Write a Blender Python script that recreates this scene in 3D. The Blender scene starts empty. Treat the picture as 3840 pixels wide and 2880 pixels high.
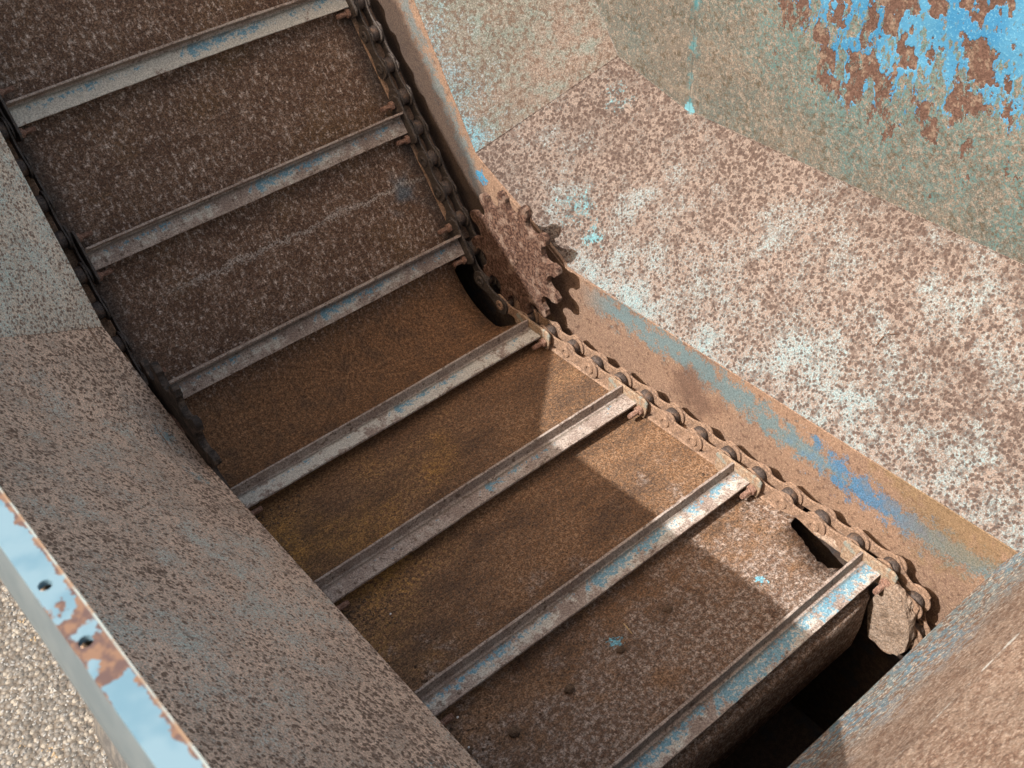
import bpy, bmesh, math, random
from mathutils import Vector, Matrix, noise as mnoise
from mathutils.geometry import tessellate_polygon

scene = bpy.context.scene
col = scene.collection
rnd = random.Random(7)

# ------------------------------------------------------------------ camera, sky, sun, exposure
cam_d = bpy.data.cameras.new('camera')
cam = bpy.data.objects.new('camera', cam_d)
col.objects.link(cam)
R3 = Matrix(((0.7638, 0.4586, -0.4534), (-0.6434, 0.4868, -0.5909), (-0.0502, 0.7431, 0.6673)))
CX, CY, CZ = Vector(R3.col[0]), Vector(R3.col[1]), None
CX = Vector((0.76383, -0.64344, -0.05017)).normalized()
FW = Vector((0.45332, 0.59095, -0.66731)).normalized()
CX = (CX - FW * CX.dot(FW)).normalized()
CY = CX.cross(FW)
cam.matrix_world = Matrix(((CX.x, CY.x, -FW.x, -0.5493), (CX.y, CY.y, -FW.y, -1.0508),
                           (CX.z, CY.z, -FW.z, 1.0358), (0, 0, 0, 1)))
cam_d.sensor_width = 36
cam_d.lens = 4110.43 * 36 / 3840
cam_d.clip_start = 0.01
cam_d.clip_end = 200
cam_d.dof.use_dof = True
cam_d.dof.focus_distance = 1.35
cam_d.dof.aperture_fstop = 20
scene.camera = cam

SUN_DIR = Vector((1, -0.08, -1.05)).normalized()
world = bpy.data.worlds.new('World')
scene.world = world
world.use_nodes = True
wn = world.node_tree
for n in list(wn.nodes):
    wn.nodes.remove(n)
sky = wn.nodes.new('ShaderNodeTexSky')
sky.sky_type = 'NISHITA'
sky.sun_disc = False
sky.sun_elevation = math.asin(-SUN_DIR.z)
sky.sun_rotation = math.atan2(-SUN_DIR.x, -SUN_DIR.y)
sky.air_density = 1.6
sky.dust_density = 6.0
sky.ozone_density = 0.0
bg = wn.nodes.new('ShaderNodeBackground')
bg.inputs['Strength'].default_value = 0.15
wo = wn.nodes.new('ShaderNodeOutputWorld')
tint = wn.nodes.new('ShaderNodeMix')
tint.data_type = 'RGBA'
tint.blend_type = 'MULTIPLY'
tint.inputs[0].default_value = 1.0
tint.inputs[7].default_value = (1.12, 0.985, 0.86, 1.0)      # camera white balance
wn.links.new(sky.outputs[0], tint.inputs[6])
wn.links.new(tint.outputs[2], bg.inputs[0])
wn.links.new(bg.outputs[0], wo.inputs[0])

sd = bpy.data.lights.new('sun', 'SUN')
sd.energy = 4.8
sd.angle = math.radians(0.45)
sd.color = (1.0, 0.965, 0.925)
sun = bpy.data.objects.new('sun', sd)
sun.rotation_euler = SUN_DIR.to_track_quat('-Z', 'Y').to_euler()
sun.location = (-3, 0, 4)
col.objects.link(sun)
vs = scene.view_settings
vs.view_transform = 'Standard'
vs.look = 'None'
vs.exposure = 0.58
vs.gamma = 1.0

# ------------------------------------------------------------------ material helpers
class NT:
    def __init__(self, name, coord='Object'):
        self.m = bpy.data.materials.new(name)
        self.m.use_nodes = True
        self.t = self.m.node_tree
        self.b = self.t.nodes['Principled BSDF']
        tc = self.t.nodes.new('ShaderNodeTexCoord')
        self.v = tc.outputs[coord]

    def lk(self, a, i):
        if isinstance(a, (int, float)):
            i.default_value = a
        elif isinstance(a, (tuple, list)):
            i.default_value = (*a, 1.0) if len(a) == 3 and i.type == 'RGBA' else a
        else:
            self.t.links.new(a, i)

    def stretch(self, s, rot=(0, 0, 0)):
        n = self.t.nodes.new('ShaderNodeMapping')
        self.t.links.new(self.v, n.inputs[0])
        n.inputs['Scale'].default_value = s
        n.inputs['Rotation'].default_value = rot
        return n.outputs[0]

    def noise(self, scale, detail=2.0, rough=0.5, vec=None, dist=0.0):
        n = self.t.nodes.new('ShaderNodeTexNoise')
        self.t.links.new(vec or self.v, n.inputs['Vector'])
        n.inputs['Scale'].default_value = scale
        n.inputs['Detail'].default_value = detail
        n.inputs['Roughness'].default_value = rough
        n.inputs['Distortion'].default_value = dist
        return n.outputs['Fac']

    def vor(self, scale, vec=None, feat='F1', rand=1.0, out='Distance'):
        n = self.t.nodes.new('ShaderNodeTexVoronoi')
        n.feature = feat
        self.t.links.new(vec or self.v, n.inputs['Vector'])
        n.inputs['Scale'].default_value = scale
        n.inputs['Randomness'].default_value = rand
        return n.outputs[out]

    def ma(self, op, a, b=0.0, c=0.0):
        n = self.t.nodes.new('ShaderNodeMath')
        n.operation = op
        self.lk(a, n.inputs[0])
        self.lk(b, n.inputs[1])
        if op in ('MULTIPLY_ADD',):
            self.lk(c, n.inputs[2])
        return n.outputs[0]

    def add(self, a, b): return self.ma('ADD', a, b)
    def mul(self, a, b): return self.ma('MULTIPLY', a, b)
    def sub(self, a, b): return self.ma('SUBTRACT', a, b)
    def mx(self, a, b): return self.ma('MAXIMUM', a, b)

    def step(self, x, a, b, lo=0.0, hi=1.0):
        n = self.t.nodes.new('ShaderNodeMapRange')
        n.interpolation_type = 'SMOOTHSTEP'
        self.lk(x, n.inputs['Value'])
        n.inputs['From Min'].default_value = a
        n.inputs['From Max'].default_value = b
        n.inputs['To Min'].default_value = lo
        n.inputs['To Max'].default_value = hi
        return n.outputs[0]

    def mix(self, a, b, f):
        n = self.t.nodes.new('ShaderNodeMix')
        n.data_type = 'RGBA'
        self.lk(f, n.inputs[0])
        self.lk(a, n.inputs[6])
        self.lk(b, n.inputs[7])
        return n.outputs[2]

    def warp(self, scale, amt):
        n = self.t.nodes.new('ShaderNodeTexNoise')
        self.t.links.new(self.v, n.inputs['Vector'])
        n.inputs['Scale'].default_value = scale
        n.inputs['Detail'].default_value = 2.0
        a = self.t.nodes.new('ShaderNodeVectorMath')
        a.operation = 'MULTIPLY_ADD'
        self.t.links.new(n.outputs['Color'], a.inputs[0])
        a.inputs[1].default_value = (amt, amt, amt)
        self.t.links.new(self.v, a.inputs[2])
        return a.outputs[0]

    def grain(self, c, amt=0.35, scale=520.0, detail=2.0, vec=None):
        """fine multiplicative grain of the surface"""
        f = self.step(self.noise(scale, detail, 0.65, vec), 0.32, 0.68, 1.0 - amt, 1.0 + amt)
        n = self.t.nodes.new('ShaderNodeMix')
        n.data_type = 'RGBA'
        n.blend_type = 'MULTIPLY'
        n.inputs[0].default_value = 1.0
        self.lk(c, n.inputs[6])
        self.t.links.new(f, n.inputs[7])
        return n.outputs[2]

    def xyz(self, vec=None):
        n = self.t.nodes.new('ShaderNodeSeparateXYZ')
        self.t.links.new(vec or self.v, n.inputs[0])
        return n.outputs

    def lin(self, a, b, c, d):
        """a*x+b*y+c*z+d on the coordinate"""
        n = self.t.nodes.new('ShaderNodeVectorMath')
        n.operation = 'DOT_PRODUCT'
        self.t.links.new(self.v, n.inputs[0])
        n.inputs[1].default_value = (a, b, c)
        return self.add(n.outputs['Value'], d)

    def spot(self, c, r):
        """1 at c falling to 0 at distance r (negative beyond)"""
        n = self.t.nodes.new('ShaderNodeVectorMath')
        n.operation = 'DISTANCE'
        self.t.links.new(self.v, n.inputs[0])
        n.inputs[1].default_value = c
        return self.ma('MULTIPLY_ADD', n.outputs['Value'], -1.0 / r, 1.0)

    def attr(self, name):
        n = self.t.nodes.new('ShaderNodeAttribute')
        n.attribute_type = 'OBJECT'
        n.attribute_name = name
        return n.outputs['Fac']

    def fin(self, colr, rough=0.85, h=None, bump=0.3, dist=0.001, metal=0.0, spec=0.3, dent=0.0):
        self.lk(colr, self.b.inputs['Base Color'])
        self.lk(rough, self.b.inputs['Roughness'])
        self.lk(metal, self.b.inputs['Metallic'])
        self.b.inputs['Specular IOR Level'].default_value = spec
        if h is not None:
            n = self.t.nodes.new('ShaderNodeBump')
            n.inputs['Strength'].default_value = bump
            n.inputs['Distance'].default_value = dist
            self.lk(h, n.inputs['Height'])
            self.t.links.new(n.outputs[0], self.b.inputs['Normal'])
            if dent:                              # gentle buckling of the sheet
                d = self.t.nodes.new('ShaderNodeBump')
                d.inputs['Strength'].default_value = 1.0
                d.inputs['Distance'].default_value = dent
                self.lk(self.noise(11, 2, 0.45), d.inputs['Height'])
                self.t.links.new(d.outputs[0], n.inputs['Normal'])
        return self.m


CYAN = (0.16, 0.42, 0.48)
PALE = (0.50, 0.56, 0.52)
SKYB = (0.045, 0.27, 0.47)
BEIGE = (0.47, 0.36, 0.275)
RUST = (0.17, 0.105, 0.075)
DARKR = (0.085, 0.052, 0.038)


def speckled(name, light, dark, pale_amt, spots, dens=0.5, dotscale=140, pale=PALE, cy=(0.20, 0.42, 0.46), wash=None, dk=0.9):
    """rust-speckled worn plate: light scale, roundish dark rust pits, remnants of pale paint"""
    m = NT(name)
    big = m.noise(4.5, 4, 0.6)
    mid = m.noise(24.0, 4, 0.62)
    fine = m.noise(380.0, 3, 0.65)
    wv = m.warp(dotscale * 0.9, 0.9 / dotscale)
    pit = m.ma('MULTIPLY_ADD', m.vor(dotscale, wv), -0.62, 0.775)
    dots = m.add(pit, m.mul(m.sub(m.noise(dotscale * 0.7, 2, 0.6), 0.5), 0.42))
    dots2 = m.noise(dotscale * 0.55, 2.0, 0.6, dist=0.3)
    c = m.mix(light, tuple(x * 0.66 for x in light), m.step(m.add(m.mul(mid, 0.6), m.mul(fine, 0.4)), 0.42, 0.6))
    pm = m.add(m.add(m.mul(big, 0.7), m.mul(mid, 0.75)), m.mul(m.sub(fine, 0.5), 1.1))
    pm = m.add(pm, pale_amt - 0.22)
    if wash:
        w = m.step(m.lin(*wash[:4]), wash[4], wash[5])
        pm = m.add(pm, m.mul(w, 0.15))
    c = m.mix(c, pale, m.mul(m.step(pm, 0.46, 0.68), 0.8))
    c = m.mix(c, cy, m.mul(m.step(pm, 0.60, 0.86), 0.7))
    s = None
    for (p, r) in spots:
        q = m.spot(p, r)
        s = q if s is None else m.mx(s, q)
    if s is not None:
        s = m.add(s, m.mul(m.sub(m.noise(60, 3, 0.7), 0.5), 2.6))
        s = m.add(s, m.mul(m.sub(fine, 0.5), 2.2))
        c = m.mix(c, (0.085, 0.29, 0.34), m.mul(m.step(s, 0.45, 1.1), 0.7))
    # smears along the flow and darker drifts
    smear = m.noise(7, 4, 0.65, m.stretch((1.0, 0.35, 1.0)))
    c = m.mix(c, tuple(x * 0.6 for x in light), m.mul(m.step(smear, 0.5, 0.7), 0.45))
    c = m.grain(c, 0.36, 620, 2)
    th = m.add(m.mul(m.sub(big, 0.5), -0.32), m.mul(m.sub(mid, 0.5), -0.30))
    if wash: th = m.sub(th, m.mul(w, 0.03))
    dd = m.add(m.add(dots, th), m.add(dens - 0.5, m.mul(m.sub(fine, 0.5), 0.14)))
    dcol = m.grain(m.mix(dark, tuple(x * 0.68 for x in dark), m.step(fine, 0.4, 0.6)), 0.25, 500, 1)
    c = m.mix(c, dcol, m.mul(m.step(dd, 0.515, 0.615), dk))
    dd2 = m.add(m.add(dots2, m.mul(th, 0.6)), m.add(dens - 0.5, m.mul(m.sub(fine, 0.5), 0.3)))
    c = m.mix(c, dcol, m.mul(m.step(dd2, 0.55, 0.68), dk * 0.7))
    h = m.sub(m.mul(fine, 0.6), m.step(dd, 0.48, 0.63))
    return m.fin(c, 0.88, h, 0.45, 0.0009, dent=0.010)


M = {}
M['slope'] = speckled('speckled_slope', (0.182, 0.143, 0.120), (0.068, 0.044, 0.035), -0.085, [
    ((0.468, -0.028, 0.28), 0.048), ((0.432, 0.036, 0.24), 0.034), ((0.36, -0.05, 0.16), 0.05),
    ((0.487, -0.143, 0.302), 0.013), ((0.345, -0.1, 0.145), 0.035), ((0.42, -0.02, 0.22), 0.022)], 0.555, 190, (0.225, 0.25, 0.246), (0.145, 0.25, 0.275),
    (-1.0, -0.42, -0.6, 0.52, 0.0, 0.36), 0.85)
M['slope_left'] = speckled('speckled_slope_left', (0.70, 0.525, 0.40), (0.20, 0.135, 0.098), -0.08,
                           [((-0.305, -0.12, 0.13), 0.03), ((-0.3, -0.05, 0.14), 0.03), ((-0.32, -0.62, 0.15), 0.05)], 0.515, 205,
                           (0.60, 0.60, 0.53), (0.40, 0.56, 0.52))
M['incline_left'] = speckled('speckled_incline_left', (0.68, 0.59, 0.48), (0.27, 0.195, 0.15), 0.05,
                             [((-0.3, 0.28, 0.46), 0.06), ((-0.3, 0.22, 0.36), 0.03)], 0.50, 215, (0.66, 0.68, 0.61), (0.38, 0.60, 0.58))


def mat_incline_right():
    m = NT('greenish_incline')
    big = m.noise(6, 3)
    mid = m.noise(40, 4, 0.65)
    fine = m.noise(330, 2, 0.65)
    dots = m.noise(150, 2, 0.6)
    c = m.mix((0.160, 0.122, 0.098), (0.132, 0.124, 0.102), m.step(big, 0.4, 0.6))
    c = m.mix(c, (0.120, 0.180, 0.164), m.mul(m.step(m.add(m.mul(mid, 0.6), m.mul(fine, 0.4)), 0.46, 0.6), 0.6))
    edge = m.noise(18, 2)
    xz = m.lin(1, 0, 0, -0.305)
    em = m.add(m.mul(m.sub(0.05, xz), 8.0), m.mul(m.sub(fine, 0.5), 2.2))
    em = m.add(em, m.mul(m.sub(edge, 0.5), 1.4))
    c = m.mix(c, (0.104, 0.320, 0.416), m.mul(m.step(em, 0.15, 0.7), 0.7))
    c = m.mix(c, (0.256, 0.220, 0.188), m.mul(m.step(fine, 0.5, 0.66), 0.6))
    c = m.mix(c, (0.096, 0.062, 0.044), m.mul(m.step(m.add(dots, m.mul(m.sub(big, 0.5), 0.2)), 0.50, 0.62), 0.8))
    c = m.grain(c, 0.36, 560)
    return m.fin(c, 0.85, fine, 0.3, 0.0008, dent=0.008)


M['incline_right'] = mat_incline_right()


def mat_upper():
    m = NT('green_blue_upper_wall')
    big = m.noise(7, 3)
    mid = m.noise(22, 5, 0.62)
    blot = m.noise(30, 4, 0.55, m.stretch((1, 1.35, 0.8), (math.radians(20), 0, 0)))
    fine = m.noise(330, 2, 0.65)
    dots = m.noise(120, 2, 0.6)
    c = m.mix((0.098, 0.088, 0.072), (0.129, 0.109, 0.087), m.step(mid, 0.4, 0.62))
    c = m.mix(c, (0.074, 0.105, 0.098), m.mul(m.step(m.add(m.mul(big, 0.4), m.mul(fine, 0.6)), 0.46, 0.6), 0.7))
    c = m.mix(c, (0.215, 0.176, 0.144), m.mul(m.step(m.noise(190, 3, 0.7), 0.48, 0.64), 0.75))
    c = m.mix(c, (0.066, 0.051, 0.033), m.mul(m.step(dots, 0.54, 0.66), 0.75))
    c = m.grain(c, 0.36, 560)
    # big remaining field of blue paint, up and toward the tail
    reg = m.sub(m.lin(0, 0, 3.2, -1.400), m.mul(m.mx(m.lin(0, 1, 0, 0.37), 0.0), 2.4))
    reg = m.add(reg, m.mul(m.sub(big, 0.5), 0.35))
    reg = m.add(reg, m.add(m.mul(m.sub(blot, 0.5), 1.5), m.mul(m.sub(m.noise(75, 4, 0.7, m.stretch((1, 1.6, 0.6))), 0.5), 0.7)))
    reg = m.sub(reg, -0.01)
    greenish = m.step(reg, -0.45, 0.02)
    c = m.mix(c, (0.066, 0.148, 0.148), m.mul(m.mul(greenish, m.step(fine, 0.42, 0.6)), 0.7))
    chip = m.add(m.sub(blot, 0.512), m.mul(m.sub(m.noise(110, 3, 0.6), 0.5), 0.22))
    gate = m.step(m.add(m.noise(85, 4, 0.72, m.stretch((1, 1.4, 0.8))), m.mul(reg, 0.16)), 0.40, 0.47)
    bluem = m.mul(m.step(reg, 0.02, 0.06), gate)
    bcol = m.mix((0.032, 0.150, 0.285), (0.055, 0.190, 0.315), m.step(m.noise(14, 2), 0.4, 0.6))
    bcol = m.mix(bcol, (0.15, 0.34, 0.45), m.mul(m.step(fine, 0.54, 0.7), 0.5))
    rustc = m.grain(m.mix((0.090, 0.053, 0.041), (0.156, 0.113, 0.086), m.step(m.noise(70, 4, 0.7), 0.5, 0.62)), 0.3, 400)
    bcol = m.mix(bcol, rustc, m.step(chip, -0.005, 0.012))
    c = m.mix(c, bcol, bluem)
    # pale scrapes
    scr = m.noise(7, 4, 0.65, m.stretch((1, 0.45, 2.2), (math.radians(-38), 0, 0)))
    c = m.mix(c, (0.281, 0.211, 0.156), m.mul(m.mul(m.step(scr, 0.58, 0.68), m.step(fine, 0.36, 0.58)), 0.7))
    # blue drips at the weld between the two sheets
    seam = m.sub(1.0, m.mul(m.ma('ABSOLUTE', m.lin(0, 1, 0.0, 0.139)), 70.0))
    seam = m.add(m.mul(seam, 0.6), m.mul(m.sub(m.noise(60, 4, 0.75), 0.5), 5.0))
    c = m.mix(c, (0.047, 0.203, 0.234), m.mul(m.step(seam, 0.35, 1.3), 0.7))
    s = m.add(m.spot((0.486, -0.139, 0.300), 0.013), m.mul(m.sub(m.noise(120, 3, 0.7), 0.5), 3.0))
    c = m.mix(c, (0.12, 0.29, 0.34), m.step(s, 0.1, 0.3))
    return m.fin(c, m.mix((0.8,) * 3, (0.5,) * 3, bluem), m.sub(fine, m.mul(m.mul(m.step(chip, -0.02, 0.02), bluem), 1.6)), 0.5, 0.0009, dent=0.008)


M['upper'] = mat_upper()


def mat_strip():
    m = NT('rusty_side_wall')
    big = m.noise(9, 3)
    mid = m.noise(55, 4, 0.65)
    fine = m.noise(360, 2, 0.6)
    c = m.mix((0.236, 0.148, 0.099), (0.190, 0.122, 0.087), m.step(big, 0.4, 0.62))
    c = m.mix(c, (0.327, 0.228, 0.156), m.mul(m.step(fine, 0.5, 0.64), 0.6))
    c = m.mix(c, (0.087, 0.049, 0.034), m.mul(m.step(m.noise(140, 2, 0.6), 0.58, 0.68), 0.7))
    # band of blue paint near the top of the level part
    xyz = m.xyz()
    x, y, z = xyz[0], xyz[1], xyz[2]
    flat = m.step(y, -0.10, -0.19)
    ctr = m.ma('MULTIPLY_ADD', m.step(y, -0.25, -0.66), -0.034, 0.079)
    b = m.sub(1.0, m.mul(m.ma('ABSOLUTE', m.sub(z, ctr)), 32.0))
    b = m.add(b, m.mul(m.sub(mid, 0.5), 3.4))
    b = m.add(b, m.mul(m.sub(fine, 0.5), 1.8))
    bcol = m.mix((0.099, 0.167, 0.186), (0.034, 0.152, 0.289), m.step(m.add(m.spot((0.305, -0.62, 0.060), 0.14), m.mul(m.sub(mid, 0.5), 2.2)), 0.2, 0.9))
    c = m.mix(c, bcol, m.mul(m.mul(flat, m.step(b, 0.15, 0.75)), 0.85))
    # blue band along the incline
    dist = m.add(m.mul(m.sub(y, 0.114), -0.858), m.mul(m.sub(z, 0.206), 0.513))
    b2 = m.sub(1.0, m.mul(m.ma('ABSOLUTE', m.add(dist, 0.026)), 48.0))
    b2 = m.add(b2, m.add(m.mul(m.sub(mid, 0.5), 4.0), m.mul(m.sub(fine, 0.5), 2.4)))
    c = m.mix(c, (0.106, 0.152, 0.160), m.mul(m.mul(m.step(y, 0.1, 0.13), m.step(b2, 0.1, 0.9)), 0.75))
    s = m.add(m.spot((0.305, 0.104, 0.167), 0.022), m.mul(m.sub(m.noise(90, 3), 0.5), 2.0))
    c = m.mix(c, (0.053, 0.220, 0.357), m.step(s, 0.35, 0.6))
    gd = m.add(m.add(m.mul(m.sub(y, 0.076), -0.809), m.mul(m.sub(z, 0.04), 0.587)), m.mul(m.sub(mid, 0.5), 0.03))
    gz = m.mul(m.step(gd, 0.058, 0.030), m.step(m.add(y, m.mul(m.sub(mid, 0.5), 0.05)), -0.02, 0.05))
    c = m.mix(c, (0.028, 0.022, 0.02), m.mul(gz, 0.8))  # shade beside the incline chain, painted into the wall colour
    st = m.add(m.spot((0.305, -0.335, 0.03), 0.09), m.mul(m.sub(m.noise(30, 4, 0.65), 0.5), 1.6))
    c = m.mix(c, (0.10, 0.058, 0.042), m.mul(m.step(st, 0.35, 0.9), 0.75))
    # ochre moss near the tail end of the top edge
    o = m.add(m.spot((0.305, -0.72, 0.11), 0.2), m.mul(m.sub(mid, 0.5), 1.6))
    c = m.mix(c, (0.190, 0.129, 0.057), m.mul(m.step(o, 0.35, 0.8), 0.5))
    c = m.grain(c, 0.32, 560)
    return m.fin(c, 0.88, m.add(fine, m.mul(mid, 0.8)), 0.4, 0.001, dent=0.006)


M['strip'] = mat_strip()


def mat_floor():
    m = NT('rusty_floor', 'UV')               # u = across, v = along the belt, in metres
    xyz = m.xyz()
    u, v = xyz[0], xyz[1]
    big = m.noise(8, 3)
    mid = m.noise(30, 4, 0.6)
    strk = m.noise(170, 3, 0.65, m.stretch((1.0, 0.55, 1.0)))
    fine = m.noise(380, 2, 0.65)
    grain = m.noise(190, 3, 0.7)
    # incline: dark brown with grey flecks drawn along the belt
    inc = m.mix((0.085, 0.047, 0.029), (0.15, 0.096, 0.066), m.step(m.add(m.mul(grain, 0.6), m.mul(mid, 0.4)), 0.44, 0.58))
    inc = m.mix(inc, (0.12, 0.07, 0.03), m.mul(m.step(big, 0.5, 0.68), 0.5))
    fl = m.add(m.add(strk, m.mul(m.sub(fine, 0.5), 0.35)), m.mul(m.sub(mid, 0.5), 0.22))
    inc = m.mix(inc, (0.25, 0.19, 0.155), m.mul(m.step(fl, 0.48, 0.60), 0.6))
    inc = m.mix(inc, (0.45, 0.385, 0.335), m.mul(m.step(fl, 0.585, 0.70), 0.75))
    # pale scratched joint across the incline
    jl = m.sub(1.0, m.mul(m.ma('ABSOLUTE', m.add(v, m.add(0.205, m.mul(m.sub(mid, 0.5), 0.03)))), 150.0))
    jl = m.add(jl, m.add(m.mul(m.sub(fine, 0.5), 2.6), m.mul(m.sub(grain, 0.5), 3.0)))
    inc = m.mix(inc, (0.33, 0.30, 0.27), m.mul(m.mul(m.step(jl, 0.2, 1.2), m.step(u, -0.2, -0.12)), 0.75))
    bl = m.add(m.spot((0.215, -0.19, 0), 0.06), m.mul(m.sub(mid, 0.5), 2.0))
    inc = m.mix(inc, (0.045, 0.10, 0.14), m.mul(m.step(bl, 0.4, 1.2), 0.6))
    gu = m.add(m.ma('ABSOLUTE', u), m.mul(m.sub(mid, 0.5), 0.05))
    inc = m.mix(inc, (0.034, 0.028, 0.026), m.mul(m.step(gu, 0.222, 0.262), 0.8))  # shade along both chain edges of the incline, painted into the floor colour
    # bend: orange rust
    bend = m.mix((0.125, 0.062, 0.028), (0.185, 0.10, 0.05), m.step(grain, 0.42, 0.6))
    bend = m.mix(bend, (0.10, 0.058, 0.034), m.mul(m.step(mid, 0.48, 0.65), 0.8))
    # level floor: rust, yellow ochre on the left, grey scale toward the tail
    lev = m.mix((0.14, 0.075, 0.038), (0.24, 0.146, 0.086), m.step(grain, 0.42, 0.6))
    och = m.add(m.add(m.mul(m.sub(0.0, u), 1.6), m.mul(m.sub(big, 0.5), 1.8)), m.mul(m.sub(grain, 0.5), 2.6))
    och = m.sub(m.add(och, 0.12), m.mul(m.ma('ABSOLUTE', m.sub(v, 0.21)), 2.4))
    lev = m.mix(lev, (0.37, 0.195, 0.045), m.mul(m.step(och, -0.05, 0.6), 0.8))
    dk = m.add(m.noise(13, 5, 0.72, m.stretch((0.5, 1.0, 1.0))), m.mul(m.sub(grain, 0.5), 0.9))
    lev = m.mix(lev, (0.07, 0.043, 0.028), m.mul(m.step(dk, 0.42, 0.66), 0.85))
    gry = m.add(m.add(m.mul(m.sub(v, 0.52), 3.6), m.mul(m.sub(mid, 0.5), 2.4)), m.mul(m.sub(big, 0.5), 1.6))
    gb = m.mix((0.14, 0.092, 0.066), (0.30, 0.25, 0.215), m.step(m.noise(165, 4, 0.7), 0.45, 0.6))
    gb = m.mix(gb, (0.09, 0.052, 0.035), m.mul(m.step(m.noise(80, 3, 0.6), 0.55, 0.64), 0.8))
    lev = m.mix(lev, gb, m.mul(m.step(gry, -0.2, 0.5), 0.85))
    for (p, r) in (((-0.03, 0.578, 0), 0.012), ((0.16, 0.63, 0), 0.01)):
        q = m.add(m.spot(p, r), m.mul(m.sub(m.noise(170, 3, 0.75), 0.5), 4.0))
        lev = m.mix(lev, (0.12, 0.36, 0.46), m.mul(m.step(q, 0.35, 0.7), 0.8))
    c = m.mix(inc, bend, m.step(m.add(v, m.mul(m.sub(mid, 0.5), 0.06)), -0.1, -0.02))
    c = m.mix(c, lev, m.step(m.add(v, m.mul(m.sub(big, 0.5), 0.1)), 0.08, 0.2))
    h = m.add(m.add(fine, m.mul(grain, 1.2)), m.mul(mid, 1.5))
    c = m.grain(m.grain(c, 0.50, 480), 0.34, 210, 3)
    return m.fin(c, m.step(mid, 0.3, 0.7, 0.72, 0.9), h, 0.4, 0.0009)


M['floor'] = mat_floor()


def mat_slat():
    m = NT('worn_painted_angle')
    xyz = m.xyz()
    x, y, z = xyz[0], xyz[1], xyz[2]
    mid = m.noise(26, 4, 0.6)
    loc = m.add(0.0, m.noise(60, 4, 0.7))
    fine = m.noise(330, 2, 0.65)
    c = m.mix((0.25, 0.195, 0.165), (0.36, 0.305, 0.265), m.step(m.add(m.mul(fine, 0.5), m.mul(mid, 0.5)), 0.43, 0.56))
    c = m.mix(c, (0.10, 0.068, 0.05), m.mul(m.step(m.noise(150, 2, 0.6), 0.58, 0.68), 0.8))
    # worn paint in a band along the middle of the wide flange (y from 0 at the leg to -0.03)
    topface = m.step(z, 0.0, 0.0025)
    notleg = m.step(y, -0.0052, -0.0072)
    on = m.mul(topface, notleg)
    bw = m.sub(1.0, m.mul(m.ma('ABSOLUTE', m.add(y, 0.0175)), 75.0))
    bb = m.sub(1.0, m.mul(m.ma('ABSOLUTE', m.add(y, 0.0125)), 85.0))
    rough = m.add(m.mul(m.sub(mid, 0.5), 2.2), m.add(m.mul(m.sub(loc, 0.5), 1.6), m.mul(m.sub(m.noise(170, 3, 0.7), 0.5), 2.0)))
    white = m.step(m.add(m.add(m.mul(bw, 0.5), rough), m.attr('white')), 0.65, 1.05)
    rough = m.add(rough, m.mul(m.sub(m.noise(260, 3, 0.7), 0.5), 2.0))
    blue = m.step(m.add(m.add(m.mul(bb, 0.65), m.mul(rough, 0.8)), m.add(m.mul(m.sub(m.noise(17, 3), 0.5), 2.0), m.attr('blue'))), 0.72, 1.0)
    c = m.mix(c, (0.50, 0.485, 0.43), m.mul(m.mul(white, on), 0.85))
    flk = m.step(m.noise(210, 3, 0.7), 0.40, 0.50, 0.15, 1.0)
    c = m.mix(c, (0.095, 0.26, 0.36), m.mul(m.mul(m.mul(blue, on), flk), 0.85))
    dirt = m.mul(m.step(m.add(y, m.mul(m.sub(mid, 0.5), 0.008)), -0.0115, -0.0065), topface)
    c = m.mix(c, (0.095, 0.08, 0.06), m.mul(m.mul(dirt, notleg), 0.7))
    c = m.grain(c, 0.30, 560)
    return m.fin(c, 0.82, m.add(fine, mid), 0.4, 0.0008)


M['slat'] = mat_slat()


def simple(name, c1, c2, c3, s=200, rough=0.85, bump=0.5, metal=0.0, dist=0.001):
    m = NT(name)
    a = m.noise(s, 3, 0.65)
    b = m.noise(s * 0.3, 4, 0.65)
    c = m.mix(c1, c2, m.step(a, 0.42, 0.6))
    c = m.mix(c, c3, m.mul(m.step(b, 0.50, 0.66), 0.8))
    if bump > 0.1: c = m.grain(c, 0.3, 560)
    return m.fin(c, rough, m.add(a, b), bump, dist, metal)


M['chain'] = simple('rusty_chain', (0.21, 0.135, 0.09), (0.30, 0.20, 0.14), (0.13, 0.085, 0.062), 260)
M['chain_shaded'] = simple('shaded_chain', (0.055, 0.045, 0.04), (0.085, 0.07, 0.06), (0.04, 0.032, 0.028), 260, 0.6)  # darkened chain copy: shade of the incline and left side painted in
M['roller'] = simple('worn_roller', (0.06, 0.047, 0.042), (0.10, 0.078, 0.066), (0.14, 0.09, 0.062), 260, 0.7, 0.5)
M['endplate'] = simple('rusty_end_plate', (0.24, 0.16, 0.105), (0.34, 0.25, 0.175), (0.20, 0.24, 0.22), 220)
M['bolt'] = simple('rusty_bolt', (0.19, 0.105, 0.075), (0.26, 0.165, 0.125), (0.12, 0.07, 0.052), 300)
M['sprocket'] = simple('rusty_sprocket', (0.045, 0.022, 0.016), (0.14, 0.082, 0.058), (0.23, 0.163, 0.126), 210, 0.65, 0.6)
M['sprocket_dark'] = simple('shaded_sprocket', (0.026, 0.021, 0.018), (0.055, 0.043, 0.036), (0.12, 0.09, 0.07), 200, 0.7, 0.6)  # darkened sprocket copy: shade of the left gap painted into the colour
M['mud'] = simple('caked_dirt', (0.23, 0.165, 0.12), (0.31, 0.235, 0.18), (0.15, 0.105, 0.075), 160, 0.95, 1.0, 0.0, 0.003)
M['weld'] = simple('weld_bead', (0.30, 0.24, 0.18), (0.40, 0.32, 0.25), (0.16, 0.25, 0.24), 170)
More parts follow.
